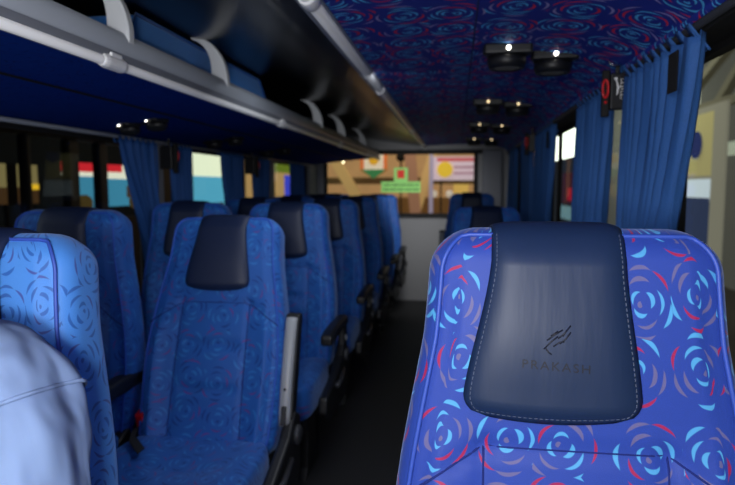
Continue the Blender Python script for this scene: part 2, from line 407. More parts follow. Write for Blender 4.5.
# ------------------------------------------------------------------ reading lamp modules
def lamp(loc, label, lit, group, small=False, tilt=0):
    t = thing('reading_lamp', label, 'lamp', loc, 0, group); t.scale = (1.12,1.12,1.25)
    for sx in (-1, 1):
        cx = sx*.068; cy = sx*.045
        p = [(cx-.062,cy-.055),(cx+.062,cy-.055),(cx+.066,cy-.03),(cx+.045,cy+.05),(cx-.045,cy+.05),(cx-.066,cy-.03)]
        build(MB().prism([(a,b) for a,b in p], -.022, .004, 'Z'), 'housing', M['plastic'], t, bevel=.006, seg=3)
        nz = build(MB().lathe([(.050,-.018),(.053,-.034),(.047,-.050),(.040,-.050),(.036,-.040),(.001,-.040)], (cx,cy,0)), 'air_nozzle', M['plastic'], t, smooth=True)
        lv = MB()
        for k in range(-2,3):
            lv.box((cx,cy+k*.014,-.044), (math.sqrt(max(.0001,.037**2-(k*.014)**2))*2,.003,.008), (.5,0,0))
        build(lv, 'louvre', M['plastic_grey'], nz)
        build(MB().lathe([(.001,.004),(.004,.003),(.0055,0),(.0055,-.004)], (cx+.0,cy-.057,-.010), 'Y', 14), 'led_lens', lit, t, smooth=True)
    return t
for i, (y, lit) in enumerate(((1.98, M['led']), (3.12, M['led_dim']), (4.2, M['led_dim']), (5.4, M['led_dim']))):
    lamp((.225, y, z(.424)), ['black twin reading lamp and air vent nearest on the patterned ceiling', 'second black twin reading lamp on the patterned ceiling from the front', 'third black twin reading lamp on the ceiling, further down the aisle', 'farthest black twin reading lamp on the ceiling near the rear window'][i], lit, 'reading lamps on the ceiling at right')
for i, y in enumerate((2.18, 3.0, 3.9)):
    o = lamp((-1.19, y, z(.250)), ['black twin reading lamp with two bright dots under the luggage rack, nearest', 'middle dark reading lamp under the luggage rack', 'farthest dark reading lamp under the luggage rack'][i], M['led'] if i == 0 else M['plastic_grey'], 'reading lamps under the luggage rack')
    o.rotation_euler = (0, -.12, -.70); o.scale = (.80,.70,.8)

# ------------------------------------------------------------------ seats
BH, BA0, BT = .735, .225, .062      # backrest height, half width, half thickness
CR = .060; RB_ = .045
def sst(a, b, x):
    t = max(0, min(1, (x-a)/(b-a))); return t*t*(3-2*t)
def half_w(h):
    t = h/BH
    a = .212+.014*math.sin(math.pi*min(1, t*1.25)) - .034*sst(.35,1,t)
    if t < .08: a -= .03*(1-t/.08)**2
    if h > BH-CR: a = a-CR+math.sqrt(max(0, CR*CR-(h-(BH-CR))**2))
    return a
def half_t(h):
    b = BT-.006*h/BH
    if h > BH-RB_: b = b-RB_+math.sqrt(max(0, RB_*RB_-(h-(BH-RB_))**2))
    if h < .03: b -= .02*(1-h/.03)**2
    return b
def segd(x, y, ax, ay, bx, by):
    vx, vy = bx-ax, by-ay; t = max(0, min(1, ((x-ax)*vx+(y-ay)*vy)/(vx*vx+vy*vy))); return math.hypot(x-ax-vx*t, y-ay-vy*t)
HS = .452
SEAMS = [[(-.108,HS),(.108,HS)], [(-.108,HS),(-.112,.05)], [(.108,HS),(.112,.05)], [(-.108,HS),(-.205,.385)], [(.108,HS),(.205,.385)]]
def disp(x, h):
    a = max(half_w(h), .05); u = abs(x)/a; t = h/BH; s = 0
    s += .020*math.exp(-((u-.80)/.16)**2)*(1-sst(.45,.68,t))         # side bolsters
    s += .014*math.exp(-(x/.14)**2)*math.exp(-((t-.32)/.20)**2)       # lumbar
    s += .012*math.exp(-((t-.80)/.14)**2)*math.exp(-(x/.16)**2)       # head pillow
    for gh in (.19, .325): s -= .010*math.exp(-((h-gh-.02*(x/.1)**2*0)/.011)**2)*(1-sst(.07,.105,abs(x)))
    for sg in SEAMS:
        dd_ = segd(x, h, sg[0][0], sg[0][1], sg[1][0], sg[1][1]); s -= .0045*math.exp(-(dd_/.010)**2)
    s *= (1-sst(.92,1,u))*(1-sst(BH-.03,BH,h))*sst(0,.03,h)
    return s
def front(x, h): return -half_t(h)-disp(x, h)
def section(h, nf=44):
    a, b = half_w(h), half_t(h); rc = min(.038, b*.9, a*.5); pts = []; 
    nb = 12
    for k in range(nb//2+1): pts.append(((a-rc)*k/(nb//2), b))                      # back centre -> right
    for k in range(1, 7): g = R(90-15*k); pts.append((a-rc+rc*math.cos(g), b-rc+rc*math.sin(g)))
    for k in range(1, 3): pts.append((a, (b-rc)+(-(b-rc)-(b-rc))*k/3))
    for k in range(0, 7): g = R(-15*k); pts.append((a-rc+rc*math.cos(g), -(b-rc)+rc*math.sin(g)))
    pipeR = len(pts)-3
    for k in range(1, nf): x = (a-rc)*(1-2*k/nf); pts.append((x, front(x, h)))
    pipeL = len(pts)+2
    for k in range(0, 7): g = R(-90-15*k); pts.append((-(a-rc)+rc*math.cos(g), -(b-rc)+rc*math.sin(g)))
    for k in range(1, 3): pts.append((-a, -(b-rc)+2*(b-rc)*k/3))
    for k in range(0, 7): g = R(180-15*k); pts.append((-(a-rc)+rc*math.cos(g), b-rc+rc*math.sin(g)))
    for k in range(1, nb//2): pts.append((-(a-rc)*(1-k/(nb//2)), b))
    return pts, pipeR, pipeL
HL = [BH*.0]+[.006,.015,.03]+[.03+(BH-CR-.03)*k/62 for k in range(1,63)]+[BH-CR+CR*math.sin(R(90*k/14)) for k in range(1,15)]
_cache = {}
def backrest_data():
    if 'm' in _cache: return _cache['m']
    mb = MB(); rows = []; uvr = []; pr = []; pl = []; v = 0; last = None
    ref, _, _ = section(.35); cum = [0]
    for p, q in zip(ref, ref[1:]+ref[:1]): cum.append(cum[-1]+math.dist(p, q))
    for h in HL:
        pts, ir, il = section(h); h3 = h
        rows.append([(x, y, h3) for x, y in pts]); pr.append((pts[ir][0]+.002, pts[ir][1]-.002, h)); pl.append((pts[il][0]-.002, pts[il][1]-.002, h))
        # horizontal UV from real x on the front, arc length on the sides
        uvr.append([(c, h) for c in cum])
    mb.grid(rows, uvr, closed=True)
    n = len(rows[0]); mb.f.append(tuple((len(rows)-1)*n+k for k in range(n))); mb.uv[len(mb.f)-1] = [(rows[-1][k][0]+.5, BH+rows[-1][k][1]) for k in range(n)]
    mb.f.append(tuple(range(n))[::-1]); mb.uv[len(mb.f)-1] = [(0,0)]*n
    # piping path up the right, over, down the left
    HT = BH-.012
    k0 = [i for i, h in enumerate(HL) if .02 < h < HT]
    path = [pr[i] for i in k0]
    xr = path[-1][0]
    path += [(x, -half_t(HT)-.001, HT+.001) for x in [xr*.93, xr*.75, xr*.4, 0, -xr*.4, -xr*.75, -xr*.93]]
    path += [pl[i] for i in reversed(k0)]
    _cache['m'] = (mb, path); return _cache['m']
def cover_data(thick=.012, w_top=.078, w_bot=.106, zb=.494, back=.62, dx=0):
    path = []
    b0 = BT-.006
    nF = 30; zt = BH-RB_
    for k in range(nF+1): path.append(('f', zb+(zt-zb)*k/nF))
    for k in range(1, 7): path.append(('a', R(15*k)))
    for k in range(1, 4): path.append(('t', k/4))
    for k in range(0, 7): path.append(('b', R(90-15*k)))
    for k in range(1, 5): path.append(('k', zt-(zt-back)*k/4))
    rows = []; W = []
    L = 0; nu = 30
    for j, (c, q) in enumerate(path):
        if c == 'f':
            t = (q-zb)/(zt-zb); hw = w_bot+(w_top-w_bot)*sst(.0,1,t)*.6+(w_top-w_bot)*.4*t
            dz = q-zb; rc = .030
            if dz < rc: hw = hw-rc+math.sqrt(rc*rc-(rc-dz)**2)
        else: hw = w_top
        row = []
        for i in range(nu+1):
            u = -1+2*i/nu; x = u*hw; off = .003+thick*(1-abs(u)**7)
            if c == 'f':
                off *= sst(-.006,.02,q-zb) ; off = max(off, .003)
                dzz = -.004*u*u*0
                yy, zz, ny, nz = front(x, q), q+dzz, -1, 0
                if q-zb < .03: zz -= .006*(1-u*u)
            elif c == 'a': off *= 1-.55*math.sin(q); yy, zz, ny, nz = -(b0-RB_)-RB_*math.cos(q), zt+RB_*math.sin(q), -math.cos(q), math.sin(q)
            elif c == 't': off *= .45; yy, zz, ny, nz = -(b0-RB_)+2*(b0-RB_)*q, BH, 0, 1
            elif c == 'b': off *= .45; yy, zz, ny, nz = (b0-RB_)+RB_*math.cos(q), zt+RB_*math.sin(q), math.cos(q), math.sin(q)
            else: off *= .45; yy, zz, ny, nz = b0, q, 1, 0
            row.append((x, yy+ny*off, zz+nz*off))
        row = [(p[0]+dx+dx*.35*(1-sst(zb,BH,p[2])), p[1], p[2]) for p in row]; rows.append(row); W.append(hw)
    return rows
def pad_mesh(w, d, h, nx=22, ny=20, nz=5, bow=0):
    """soft seat cushion, top at z=0, front toward -y"""
    rows = []; uvr = []; mb = MB()
    n = 40
    for j in range(15):
        t = j/14; g = R(-90+180*t)
        zz = -h/2+h/2*math.copysign(abs(math.sin(g))**.7, math.sin(g)); ex = max(.05, math.cos(g))**.35
        row = []; ur = []
        for k in range(n+1):
            a = 2*math.pi*k/n; ca, sa = math.cos(a), math.sin(a)
            x = w/2*math.copysign(abs(ca)**.35, ca)*(.86+.14*ex); y = -d/2+d/2*math.copysign(abs(sa)**.35, sa)*(.86+.14*ex)
            if k < n: row.append((x, y, zz))
            ur.append((x+zz*ca, y+zz*sa))
        rows.append(row); uvr.append(ur)
    mb.grid(rows, uvr, closed=True)
    top = len(mb.v)
    # concentric top
    base = (14)*n; prevrow = [base+k for k in range(n)]
    for s in (.9,.75,.55,.35,.15):
        cur = []
        for k in range(n):
            x, y, zz = rows[-1][k]; xx, yy = x*s, -d/2+(y+d/2)*s
            u = abs(xx)/(w/2)
            hz = -.012*math.exp(-(xx/.12)**2)*(1 if yy < -.1 else .5)+.010*math.exp(-((u-.75)/.15)**2)-.008*math.exp(-((yy+.20)/.02)**2)*(u < .55)
            mb.v.append((xx, yy, hz)); cur.append(len(mb.v)-1)
        for k in range(n):
            f = (prevrow[k], prevrow[(k+1) % n], cur[(k+1) % n], cur[k]); mb.f.append(f); mb.uv[len(mb.f)-1] = [(mb.v[q][0], mb.v[q][1]) for q in f]
        prevrow = cur
    mb.f.append(tuple(prevrow)); mb.uv[len(mb.f)-1] = [(mb.v[q][0], mb.v[q][1]) for q in prevrow]
    mb.f.append(tuple(range(n))[::-1]); mb.uv[len(mb.f)-1] = [(0,0)]*n
    return mb
PZ = .362
def text_mesh(s, size, depth):
    c = bpy.data.curves.new('t', 'FONT'); c.body = s; c.size = size; c.extrude = depth; c.align_x = 'CENTER'; c.align_y = 'CENTER'; c.space_character = 1.25; c.resolution_u = 4
    o = bpy.data.objects.new('t', c); COL.objects.link(o); dg = bpy.context.evaluated_depsgraph_get()
    me = bpy.data.meshes.new_from_object(o.evaluated_get(dg)); mb = MB()
    mb.add([tuple(v.co) for v in me.vertices], [tuple(p.vertices) for p in me.polygons])
    bpy.data.objects.remove(o); bpy.data.meshes.remove(me); return mb
def seat(label, loc, fab, tilt=7, arm='down', side=1, logo=False, group=None, leather=None):
    """side=+1: aisle on the +x side"""
    t = thing('passenger_seat', label, 'seat', loc, 0, group)
    tr = R(-tilt); pv = (0,0,PZ); leather = leather or M['leather_dark']
    mb, path = backrest_data()
    br = build(mb, 'backrest', fab, t, smooth=True, loc=pv, rot=(tr,0,0))
    build(MB().tube(path, .0030, 8), 'piping', M['piping'] if logo or fab == M['left'] else M['row_piping'], br, smooth=True)
    sm = MB()
    for sg in SEAMS:
        (ax, ah), (bx, bh) = sg; q = [(ax+(bx-ax)*k/24, ah+(bh-ah)*k/24) for k in range(25)]
        sm.tube([(x, front(x, h)-.0002, h) for x, h in q], .0016, 6)
    build(sm, 'seam', M['seam'], br, smooth=True)
    rows = cover_data(dx=-.022 if logo else 0)
    hc = build(MB().grid(rows), 'headrest_cover', leather, t, smooth=True, loc=pv, rot=(tr,0,0), solid=.004)
    if logo:
        st = MB(); nu = 30
        # dashes along the border, inset
        bord = [rows[j][1] for j in range(36, 1, -1)]+[rows[1][i] for i in range(1, nu)]+[rows[j][nu-1] for j in range(2, 37)]
        P = [Vector(p) for p in bord]; acc = 0; seg_on = []; 
        fine = []
        for a, b in zip(P, P[1:]):
            n = max(1, int((b-a).length/.0012))
            for k in range(n): fine.append(a.lerp(b, k/n))
        for k in range(0, len(fine)-4, 5): st.tube([fine[k]+Vector((0,-.0026,0)), fine[k+3]+Vector((0,-.0026,0))], .0006, 5)
        build(st, 'stitching', M['stitch'], hc)
        lx, lh = -.027, .574
        tm = text_mesh('PRAKASH', .0150, .0006)
        def proj(x, h):
            q = -.022-.022*.35*(1-sst(.494,BH,h)); return (x, front(x-q, h)-.0173, h)
        tm.v = [(lambda q: (q[0], q[1]-c*1, q[2]))(proj(lx+a*1.05, lh-.012+b-a*.06)) for a, b, c in tm.v]
        build(tm, 'logo_lettering', M['emboss'], hc)
        # bird emblem: slanted feather strokes
        em = MB()
        strokes = [[(-.016,-.014),(-.006,-.003),(.002,.004)], [(-.012,-.002),(-.002,.006),(.008,.013)], [(-.007,.004),(.002,.011)], [(.002,.001),(.010,.008),(.018,.019)],
                   [(.004,-.006),(.012,.001),(.018,.010)], [(-.004,-.010),(.004,-.004),(.010,-.003)], [(-.014,-.012),(-.010,-.018),(-.006,-.021)], [(.008,.004),(.013,.013)]]
        for s_ in strokes:
            em.tube([Vector(proj(lx+a*.9, lh+.022+b*.9))+Vector((0,.0008,0)) for a, b in s_], .0011, 6)
        build(em, 'logo_emblem', M['emboss'], hc, smooth=True)
    # cushion
    cu = pad_mesh(.44, .47, .13); cu.v = [(a, b-.01, c+.43) for a, b, c in cu.v]
    cs = build(cu, 'seat_cushion', fab, t, smooth=True)
    # base frame
    fb = MB().box((0,-.22,.27), (.40,.42,.06)).box((0,.02,.33), (.40,.05,.14))
    build(fb, 'seat_base', M['plastic'], t, bevel=.012)
    for sx in (-.15, .15):
        lg = MB().prism([(-.30,0),(-.06,0),(-.10,.04),(-.13,.24),(-.25,.24),(-.27,.04)], sx-.018, sx+.018, 'X')
        build(lg, 'leg', M['plastic'], t, bevel=.006)
    # side shield and hinge on the aisle side
    xs = side*(.18 if label.startswith('window') else .232)
    sh = MB().prism([(-.36,.30),(-.30,.25),(.02,.24),(.075,.30),(.085,.47),(.03,.50),(-.04,.44),(-.20,.38),(-.35,.36)], min(xs, xs+side*.035), max(xs, xs+side*.035), 'X')
    sf = arm != 'none' and build(sh, 'side_shield', M['plastic'], t, bevel=.010, seg=3)
    if sf: build(MB().lathe([(.001,0),(.028,0),(.030,.010*side),(.022,.016*side),(.001,.016*side)], (xs+side*.035,.02,.43), 'X', 20), 'recline_hinge', M['plastic_grey'], sf, smooth=True)
    lv = MB().tube([(xs+side*.045,-.06,.39),(xs+side*.05,-.16,.37),(xs+side*.05,-.24,.375)], [.008,.009,.011], 10)
    if sf: build(lv, 'recline_lever', M['plastic_grey'], sf, smooth=True)
    xa = side*(.205 if label.startswith('window') else .252)
    if arm == 'down':
        a = MB()
        n = 12; prof_ = []
        for k in range(n+1):
            y = .06-.36*k/n; zt = .60+.006*math.sin(math.pi*k/n)-.012*(k/n)**6
            prof_.append((y, zt))
        low = [(y, zt-.042-.006*math.sin(math.pi*i/n)) for i, (y, zt) in enumerate(prof_)]
        ar = build(MB().prism(prof_+low[::-1], xa-.024, xa+.024, 'X'), 'armrest', M['plastic'], t, bevel=.012, seg=3)
        build(MB().prism([(.075,.60),(.02,.58),(.0,.46),(-.03,.42),(.07,.42),(.085,.50)], xa-.014, xa+.014, 'X'), 'armrest_bracket', M['plastic'], ar, bevel=.008)
        build(MB().lathe([(.001,0),(.013,0),(.013,.004*side),(.001,.005*side)], (xa+side*.014,.045,.50), 'X', 16), 'bolt_cap', M['silver'], ar, smooth=True)
    elif arm == 'raised':
        xc = side*.238
        body = [(-.02,.09),(-.035,.12),(-.038,.22),(-.034,.36),(-.028,.425),(.0,.435),(.012,.42),(.014,.12),(.005,.09)]
        ar = build(MB().prism(body, xc-.021, xc+.023, 'X'), 'armrest', M['plastic'], t, bevel=.006, loc=pv, rot=(tr,0,0))
        face = []
        fb = MB()
        ys = [(.095,-.030),(.13,-.040),(.22,-.045),(.34,-.041),(.405,-.035),(.415,-.030)]
        rows = [[(xc-.018,y+.008,h_),(xc-.015,y-.002,h_),(xc-.006,y-.007,h_),(xc+.008,y-.007,h_),(xc+.015,y-.002,h_),(xc+.017,y+.008,h_)] for h_, y in ys]
        fb.grid(rows)
        fc = build(fb, 'armrest_face', M['silver'], ar, smooth=True, solid=.003)
        for h_, y in ((.385,-.042),(.20,-.052)): build(MB().lathe([(.001,0),(.0045,0),(.0045,-.002),(.001,-.003)], (xc,y,h_), 'Y', 12), 'screw_cap', M['plastic'], ar)
        build(MB().box((xc,-.049,.125), (.016,.008,.055)), 'latch_button', M['plastic'], ar, bevel=.003)
    # lap belt
    bl = MB()
    s0 = -side
    pts = [(s0*.20,.02,.42),(s0*.205,-.05,.445),(s0*.17,-.13,.450),(s0*.11,-.19,.444)]
    rows = [[(x-.02*0, y-.018, zz+.004),(x, y+.018, zz+.004)] for x, y, zz in pts]
    be = build(MB().grid(rows), 'seat_belt', M['webbing'], t, solid=.003)
    build(MB().box((s0*.205,-.01,.46), (.025,.035,.06), (.3,0,0)), 'buckle', M['red'], be, bevel=.005)
    return t
M['row_piping'] = simple('row_piping', (36,86,190), .6)
XA, XW, XS = -.742, -1.182, .148
seat('nearest left seat, blue rose fabric paled by painted sheen, curved piping, behind man in blue shirt', (-.748,.775,0), M['left'], 7, 'none', 1)
sB = seat('window seat in second left row, dark headrest cover, just left of the big blue seat', (XW,1.665,0), M['row'], 5, 'down', 1)
sC = seat('blue rose patterned aisle seat at left centre with raised silver armrest', (XA+.012,1.66,0), M['row'], 18, 'raised', 1)
sD = seat('large foreground seat at right with navy embossed leather headrest cover', (XS+.004,.768,.016), M['near'], 6, 'none', -1, logo=True, leather=M['leather']); sD.scale = (1.04,1,1)
sW = seat('blue window seat in the third left row, behind the gap between front seats', (XW,2.52,0), M['row'], 5, 'none', 1, group='far window seats on the left')
sA = seat('blue aisle seat in the third left row with black lowered armrest', (XA,2.53,0), M['row'], 8, 'down', 1, group='far aisle seats on the left')
NAME = ['fourth', 'fifth', 'sixth', 'rearmost']
for i, y in enumerate((3.38, 4.22, 5.02, 5.72)):
    a = dup(sA); a.location = (XA, y, 0); a['label'] = 'blue aisle seat with black armrest in the %s left row' % NAME[i]
    w = dup(sW); w.location = (XW, y, 0); w['label'] = 'blue window seat in the %s left row, beside left windows' % NAME[i]
sR = seat('single blue seat seen just above the foreground headrest, nearest behind it', (XS+.015,3.04,0), M['row'], 21, 'raised', -1, group='far single seats on the right')
a = dup(sR); a.location = (XS-.02, 4.9, .02); a['label'] = 'farther single blue right side seat, only its top showing behind the nearer one'
for ch in ALL():
    if ch.parent == a and ch.name.split('.')[0] in ('backrest', 'headrest_cover', 'armrest'): ch.rotation_euler.x = -R(6)

# ------------------------------------------------------------------ curtains
def curtain(side, y0, y1, yb0, yb1, label, mat, zt, zb, loops=8, velcro=None, gather=0, group=None):
    """cloth from y0..y1 at the top to yb0..yb1 at the bottom; side +1 right wall, -1 left wall"""
    X = .486 if side > 0 else XL+.05
    t = thing('curtain', label, 'curtain', (X, (y0+y1)/2, z(zt)), 0, group)
    nu, nv = 110, 34; rows = []; folds = max(5, int((y1-y0)/.062))
    rnd = random.Random(int(y0*100)); ph = rnd.random()*6
    for j in range(nv+1):
        v = j/nv; a = y0+(yb0-y0)*sst(0,1,v**(.8 if gather else 1)); b = y1+(yb1-y1)*sst(0,1,v**(.8 if gather else 1)); row = []
        amp = .013*(1+.6*v) if not gather else .013+.012*sst(0,.6,v)
        for i in range(nu+1):
            u = i/nu; y = a+(b-a)*u
            ww = u+.012*math.sin(7*v+ph+u*5)
            x = amp*math.sin(2*math.pi*folds*ww)+.004*math.sin(2*math.pi*folds*2.3*ww+ph+3*v)+.01*math.sin(3*u+2*v+ph)*v
            zz = z(zt)-(zt-zb)*v
            if v < .001: zz += .004*math.cos(2*math.pi*folds*ww)
            if u > .0 and side > 0 and not gather: zz += 0
            row.append((X+x, y+.005*math.cos(2*math.pi*folds*ww), zz))
        rows.append(row)
    build(at(t, MB().grid(rows)), 'cloth', mat, t, smooth=True, solid=.002)
    for k in range(loops):
        y = y0+(y1-y0)*(k+.5)/loops; pts = []
        for q in range(9):
            g = R(-60+300*q/8); pts.append((.492+.021*math.cos(g+R(90)) if side > 0 else XL+.035+.017*math.cos(g), y+.012*math.sin(g*.5), z(.318 if side > 0 else .213)-.012+(.030 if side > 0 else .016)*math.sin(g)))
        m = MB(); ws = .010
        m.grid([[(px, py-ws, pz), (px, py, pz+.001), (px, py+ws, pz)] for px, py, pz in pts])
        build(at(t, m), 'loop', mat, t, smooth=True, solid=.003)
    if velcro:
        yv, zv = velcro
        build(at(t, MB().box((X-side*.028, yv, z(zv)), (.004,.055,.085), (.0,0,0))), 'velcro_patch', M['velcro'], t, bevel=.003)
    return t
G = 'blue curtains on the right windows'
curtain(1, 1.33, 1.86, 1.57, 1.87, 'nearest blue pleated curtain on right with black velcro patch on its top corner', M['curtain'], .314, -.50, 9, (1.40,.245), group=G)
curtain(1, 2.04, 2.56, 2.14, 2.55, 'second blue pleated curtain on right, past the black box', M['curtain'], .314, -.50, 9, None, group=G)
curtain(1, 3.16, 3.80, 3.42, 3.80, 'third blue curtain on right, past the bright window gap, with small black patch', M['curtain'], .314, -.50, 8, (3.2,.24), group=G)
curtain(1, 4.05, 4.60, 4.05, 4.45, 'fourth blue curtain on right, beyond the small grey box', M['curtain'], .314, -.50, 7, None, group=G)
curtain(1, 5.05, 5.65, 5.2, 5.65, 'farthest blue curtain on right, beside rear corner', M['curtain'], .314, -.50, 6, None, group=G)
G = 'blue curtains on the left windows'
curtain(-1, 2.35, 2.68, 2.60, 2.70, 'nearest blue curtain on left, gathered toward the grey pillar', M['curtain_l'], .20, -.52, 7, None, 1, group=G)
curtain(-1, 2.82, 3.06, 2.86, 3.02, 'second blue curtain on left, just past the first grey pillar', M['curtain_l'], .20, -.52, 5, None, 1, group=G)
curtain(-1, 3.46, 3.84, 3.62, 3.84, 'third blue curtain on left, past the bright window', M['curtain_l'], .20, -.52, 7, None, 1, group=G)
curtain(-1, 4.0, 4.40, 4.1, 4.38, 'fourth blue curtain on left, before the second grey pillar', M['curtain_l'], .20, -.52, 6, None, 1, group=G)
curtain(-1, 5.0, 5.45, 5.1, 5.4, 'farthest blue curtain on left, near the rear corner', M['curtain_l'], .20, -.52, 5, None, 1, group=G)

# ------------------------------------------------------------------ boxes between the curtains
def hammer_box(loc, label, big, rz=0, group='emergency boxes on window pillars'):
    t = thing('emergency_box', label, 'box', loc, rz, group)
    build(MB().box((.012,0,0), (.066,.03,.108)), 'case', M['plastic'], t, bevel=.004)
    build(MB().box((0,0,.07), (.012,.012,.05)), 'hanger', M['plastic'], t, bevel=.003)
    build(MB().box((-.033,0,-.005), (.022,.02,.14)), 'holder', M['black'], t, bevel=.004)
    build(MB().tube([(-.036+.009*math.cos(g)*.9, -.013, .008+.026*math.sin(g)) for g in [2*math.pi*k/20 for k in range(20)]], .0035, 8, closed=True), 'red_ring', M['red'], t, smooth=True)
    build(MB().lathe([(.001,0),(.0045,0),(.001,-.003)], (-.034,-.012,-.032), 'Y', 10), 'red_button', M['red'], t)
    if big:
        g = MB()
        def sq(cx, cz, w, h):
            g.tube([(cx-w/2,-.0155,cz-h/2),(cx+w/2,-.0155,cz-h/2),(cx+w/2,-.0155,cz+h/2),(cx-w/2,-.0155,cz+h/2)], .0009, 5, closed=True)
        for r_ in range(5):
            cz = .027-r_*.0105
            sq(.011,cz,.007,.0085); 
            if r_ != 2: sq(.001,cz,.008,.0085)
            g.tube([(.0075,-.0155,cz),(.0145,-.0155,cz)], .0008, 5)
        g.tube([(-.003,-.0155,.006),(.004,-.0155,.006)], .0012, 5)
        g.lathe([(.001,0),(.0035,0),(.001,-.001)], (-.013,-.0155,.032), 'Y', 12)
        g.tube([(-.013,-.0155,.032),(-.010,-.0155,.020),(-.008,-.0155,.010),(-.009,-.0155,0),(-.010,-.0155,-.010)], [.0012,.0015,.0025,.0018,.0008], 6)
        g.tube([(-.008,-.0155,.012),(-.001,-.0155,.011)], .0013, 5)
        g.v = [(a*1.5+.012, b, c*1.15) for a, b, c in g.v]; build(g, 'white_pictogram', M['white'], t)
    return t
hammer_box((.480,1.95,z(.288)), 'black box with white pictogram and red ring between the two nearest right curtains', True, R(0))
hammer_box((.47,3.93,z(.275)), 'small dark box hanging past the third right curtain', False)
hammer_box((XL+.085,2.735,z(.14)), 'black holder with red mark on first left pillar', False, R(180))
hammer_box((XL+.085,3.93,z(.14)), 'black holder with red mark between third and fourth left curtains', False, R(180))
# coat hook
t = thing('coat_hook', 'small chrome coat hook at ceiling edge above second right curtain', 'hook', (.485,1.93,z(.372)))
build(MB().box((0,0,.008), (.05,.03,.01)), 'plate', M['chrome'], t, bevel=.003, rot=(0,.6,0))
build(MB().tube([(0,0,.005),(-.006,-.012,-.006),(-.018,-.02,-.012),(-.034,-.018,-.008),(-.040,-.014,.003)], .004, 8), 'hook', M['chrome'], t, smooth=True)

# sticker on the rear glass
t = thing('window_sticker', 'green cross shaped sticker with red square on the rear window', 'sticker', (-.556,YR-.004,z(.06)))
M['sticker'] = simple('green_sticker', (130,190,105), .6, emis=.6)  # own glow on sheet and emblem stands in for light on them
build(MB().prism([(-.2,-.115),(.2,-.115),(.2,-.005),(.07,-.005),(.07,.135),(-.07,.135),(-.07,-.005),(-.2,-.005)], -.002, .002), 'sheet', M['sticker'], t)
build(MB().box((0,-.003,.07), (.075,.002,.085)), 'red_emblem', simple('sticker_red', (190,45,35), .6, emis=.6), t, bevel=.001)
m = MB()
for k in range(2):
    for q in range(14): m.box((-.17+q*.026,-.003,-.04-k*.045), (.018 if (q*7+k) % 3 else .010,.002,.018))
build(m, 'text_rows', simple('sticker_text', (70,130,60), .7), t)

# ------------------------------------------------------------------ the man in front of the nearest left seat
def skin_obj(name, nodes, edges, mat, parent, root, sub=2):
    me = bpy.data.meshes.new(name); me.from_pydata([n[0] for n in nodes], edges, []); me.materials.append(mat)
    o = bpy.data.objects.new(name, me); COL.objects.link(o); o.parent = parent
    s = o.modifiers.new('skin', 'SKIN'); s.use_smooth_shade = True; s.branch_smoothing = .6
    sk = me.skin_vertices[0].data if me.skin_vertices else None
    if sk is None:
        bpy.context.view_layer.update(); sk = me.skin_vertices[0].data
    for i, n in enumerate(nodes):
        r_ = n[1]; sk[i].radius = (r_, r_) if not isinstance(r_, tuple) else r_
        sk[i].use_root = (i == root)
    u = o.modifiers.new('u', 'SUBSURF'); u.levels = sub; u.render_levels = sub
    return o
MX = .02
man = thing('person', 'person in pale blue long sleeved shirt sitting in nearest left seat, cropped', 'person', (-.76+MX,.52,.452))
V = lambda a, b, c: (a+.76, b-.52, c-.46)
nodes = [(V(-.76,.50,.55), .13), (V(-.75,.55,.70), .125), (V(-.74,.59,.85), .13), (V(-.735,.61,.98), .085), (V(-.735,.59,1.07), .052), (V(-.735,.575,1.13), .058), (V(-.735,.565,1.20), .085), (V(-.735,.57,1.28), .07),
    (V(-.60,.61,.965), .062), (V(-.555,.59,.90), .054), (V(-.535,.545,.70), .043), (V(-.56,.42,.60), .036), (V(-.60,.31,.60), .026), (V(-.615,.25,.60), .030),
    (V(-.87,.61,.965), .062), (V(-.925,.59,.90), .054), (V(-.945,.545,.70), .043), (V(-.92,.42,.60), .036), (V(-.88,.31,.60), .026), (V(-.865,.25,.60), .030),
    (V(-.66,.47,.53), .085), (V(-.62,.10,.53), .062), (V(-.62,.06,.30), .052), (V(-.62,.08,.08), .036), (V(-.62,-.05,.04), .030),
    (V(-.86,.47,.53), .085), (V(-.90,.10,.53), .062), (V(-.90,.06,.30), .052), (V(-.90,.08,.08), .036), (V(-.90,-.05,.04), .030)]
edges = [(0,1),(1,2),(2,3),(3,4),(4,5),(5,6),(6,7),(3,8),(8,9),(9,10),(10,11),(11,12),(12,13),(3,14),(14,15),(15,16),(16,17),(17,18),(18,19),(0,20),(20,21),(21,22),(22,23),(23,24),(0,25),(25,26),(26,27),(27,28),(28,29)]
for hand, bx in ((13,-.615), (19,-.865)):
    sg = 1 if bx > -.7 else -1
    for k in range(4):
        o_ = (k-1.5)*.019
        i0 = len(nodes); ln_ = (.030,.036,.034,.026)[k]
        nodes += [(V(bx+o_,.205,.600), .0085), (V(bx+o_*1.1,.205-ln_,.594), .008), (V(bx+o_*1.1,.205-ln_*1.7,.578), .0065)]
        edges += [(hand,i0),(i0,i0+1),(i0+1,i0+2)]
    i0 = len(nodes); nodes += [(V(bx-sg*.034,.238,.592), .010), (V(bx-sg*.048,.205,.583), .008)]; edges += [(hand,i0),(i0,i0+1)]
skin_obj('body', nodes, edges, M['skin'], man, 0)
# trousers
tn = [nodes[0], nodes[20], nodes[21], nodes[22], (V(-.62,.08,.12), .045), nodes[25], nodes[26], nodes[27], (V(-.90,.08,.12), .045)]
tn = [(p, r_+.014 if i not in (0,) else r_+.02) for i, (p, r_) in enumerate(tn)]
skin_obj('trousers', tn, [(0,1),(1,2),(2,3),(3,4),(0,5),(5,6),(6,7),(7,8)], M['trouser'], man, 0)
for x in (-.62,-.90):
    build(MB().box(V(x,-.01,.035), (.095,.26,.07)), 'shoe', M['plastic'], man, bevel=.025, seg=4)
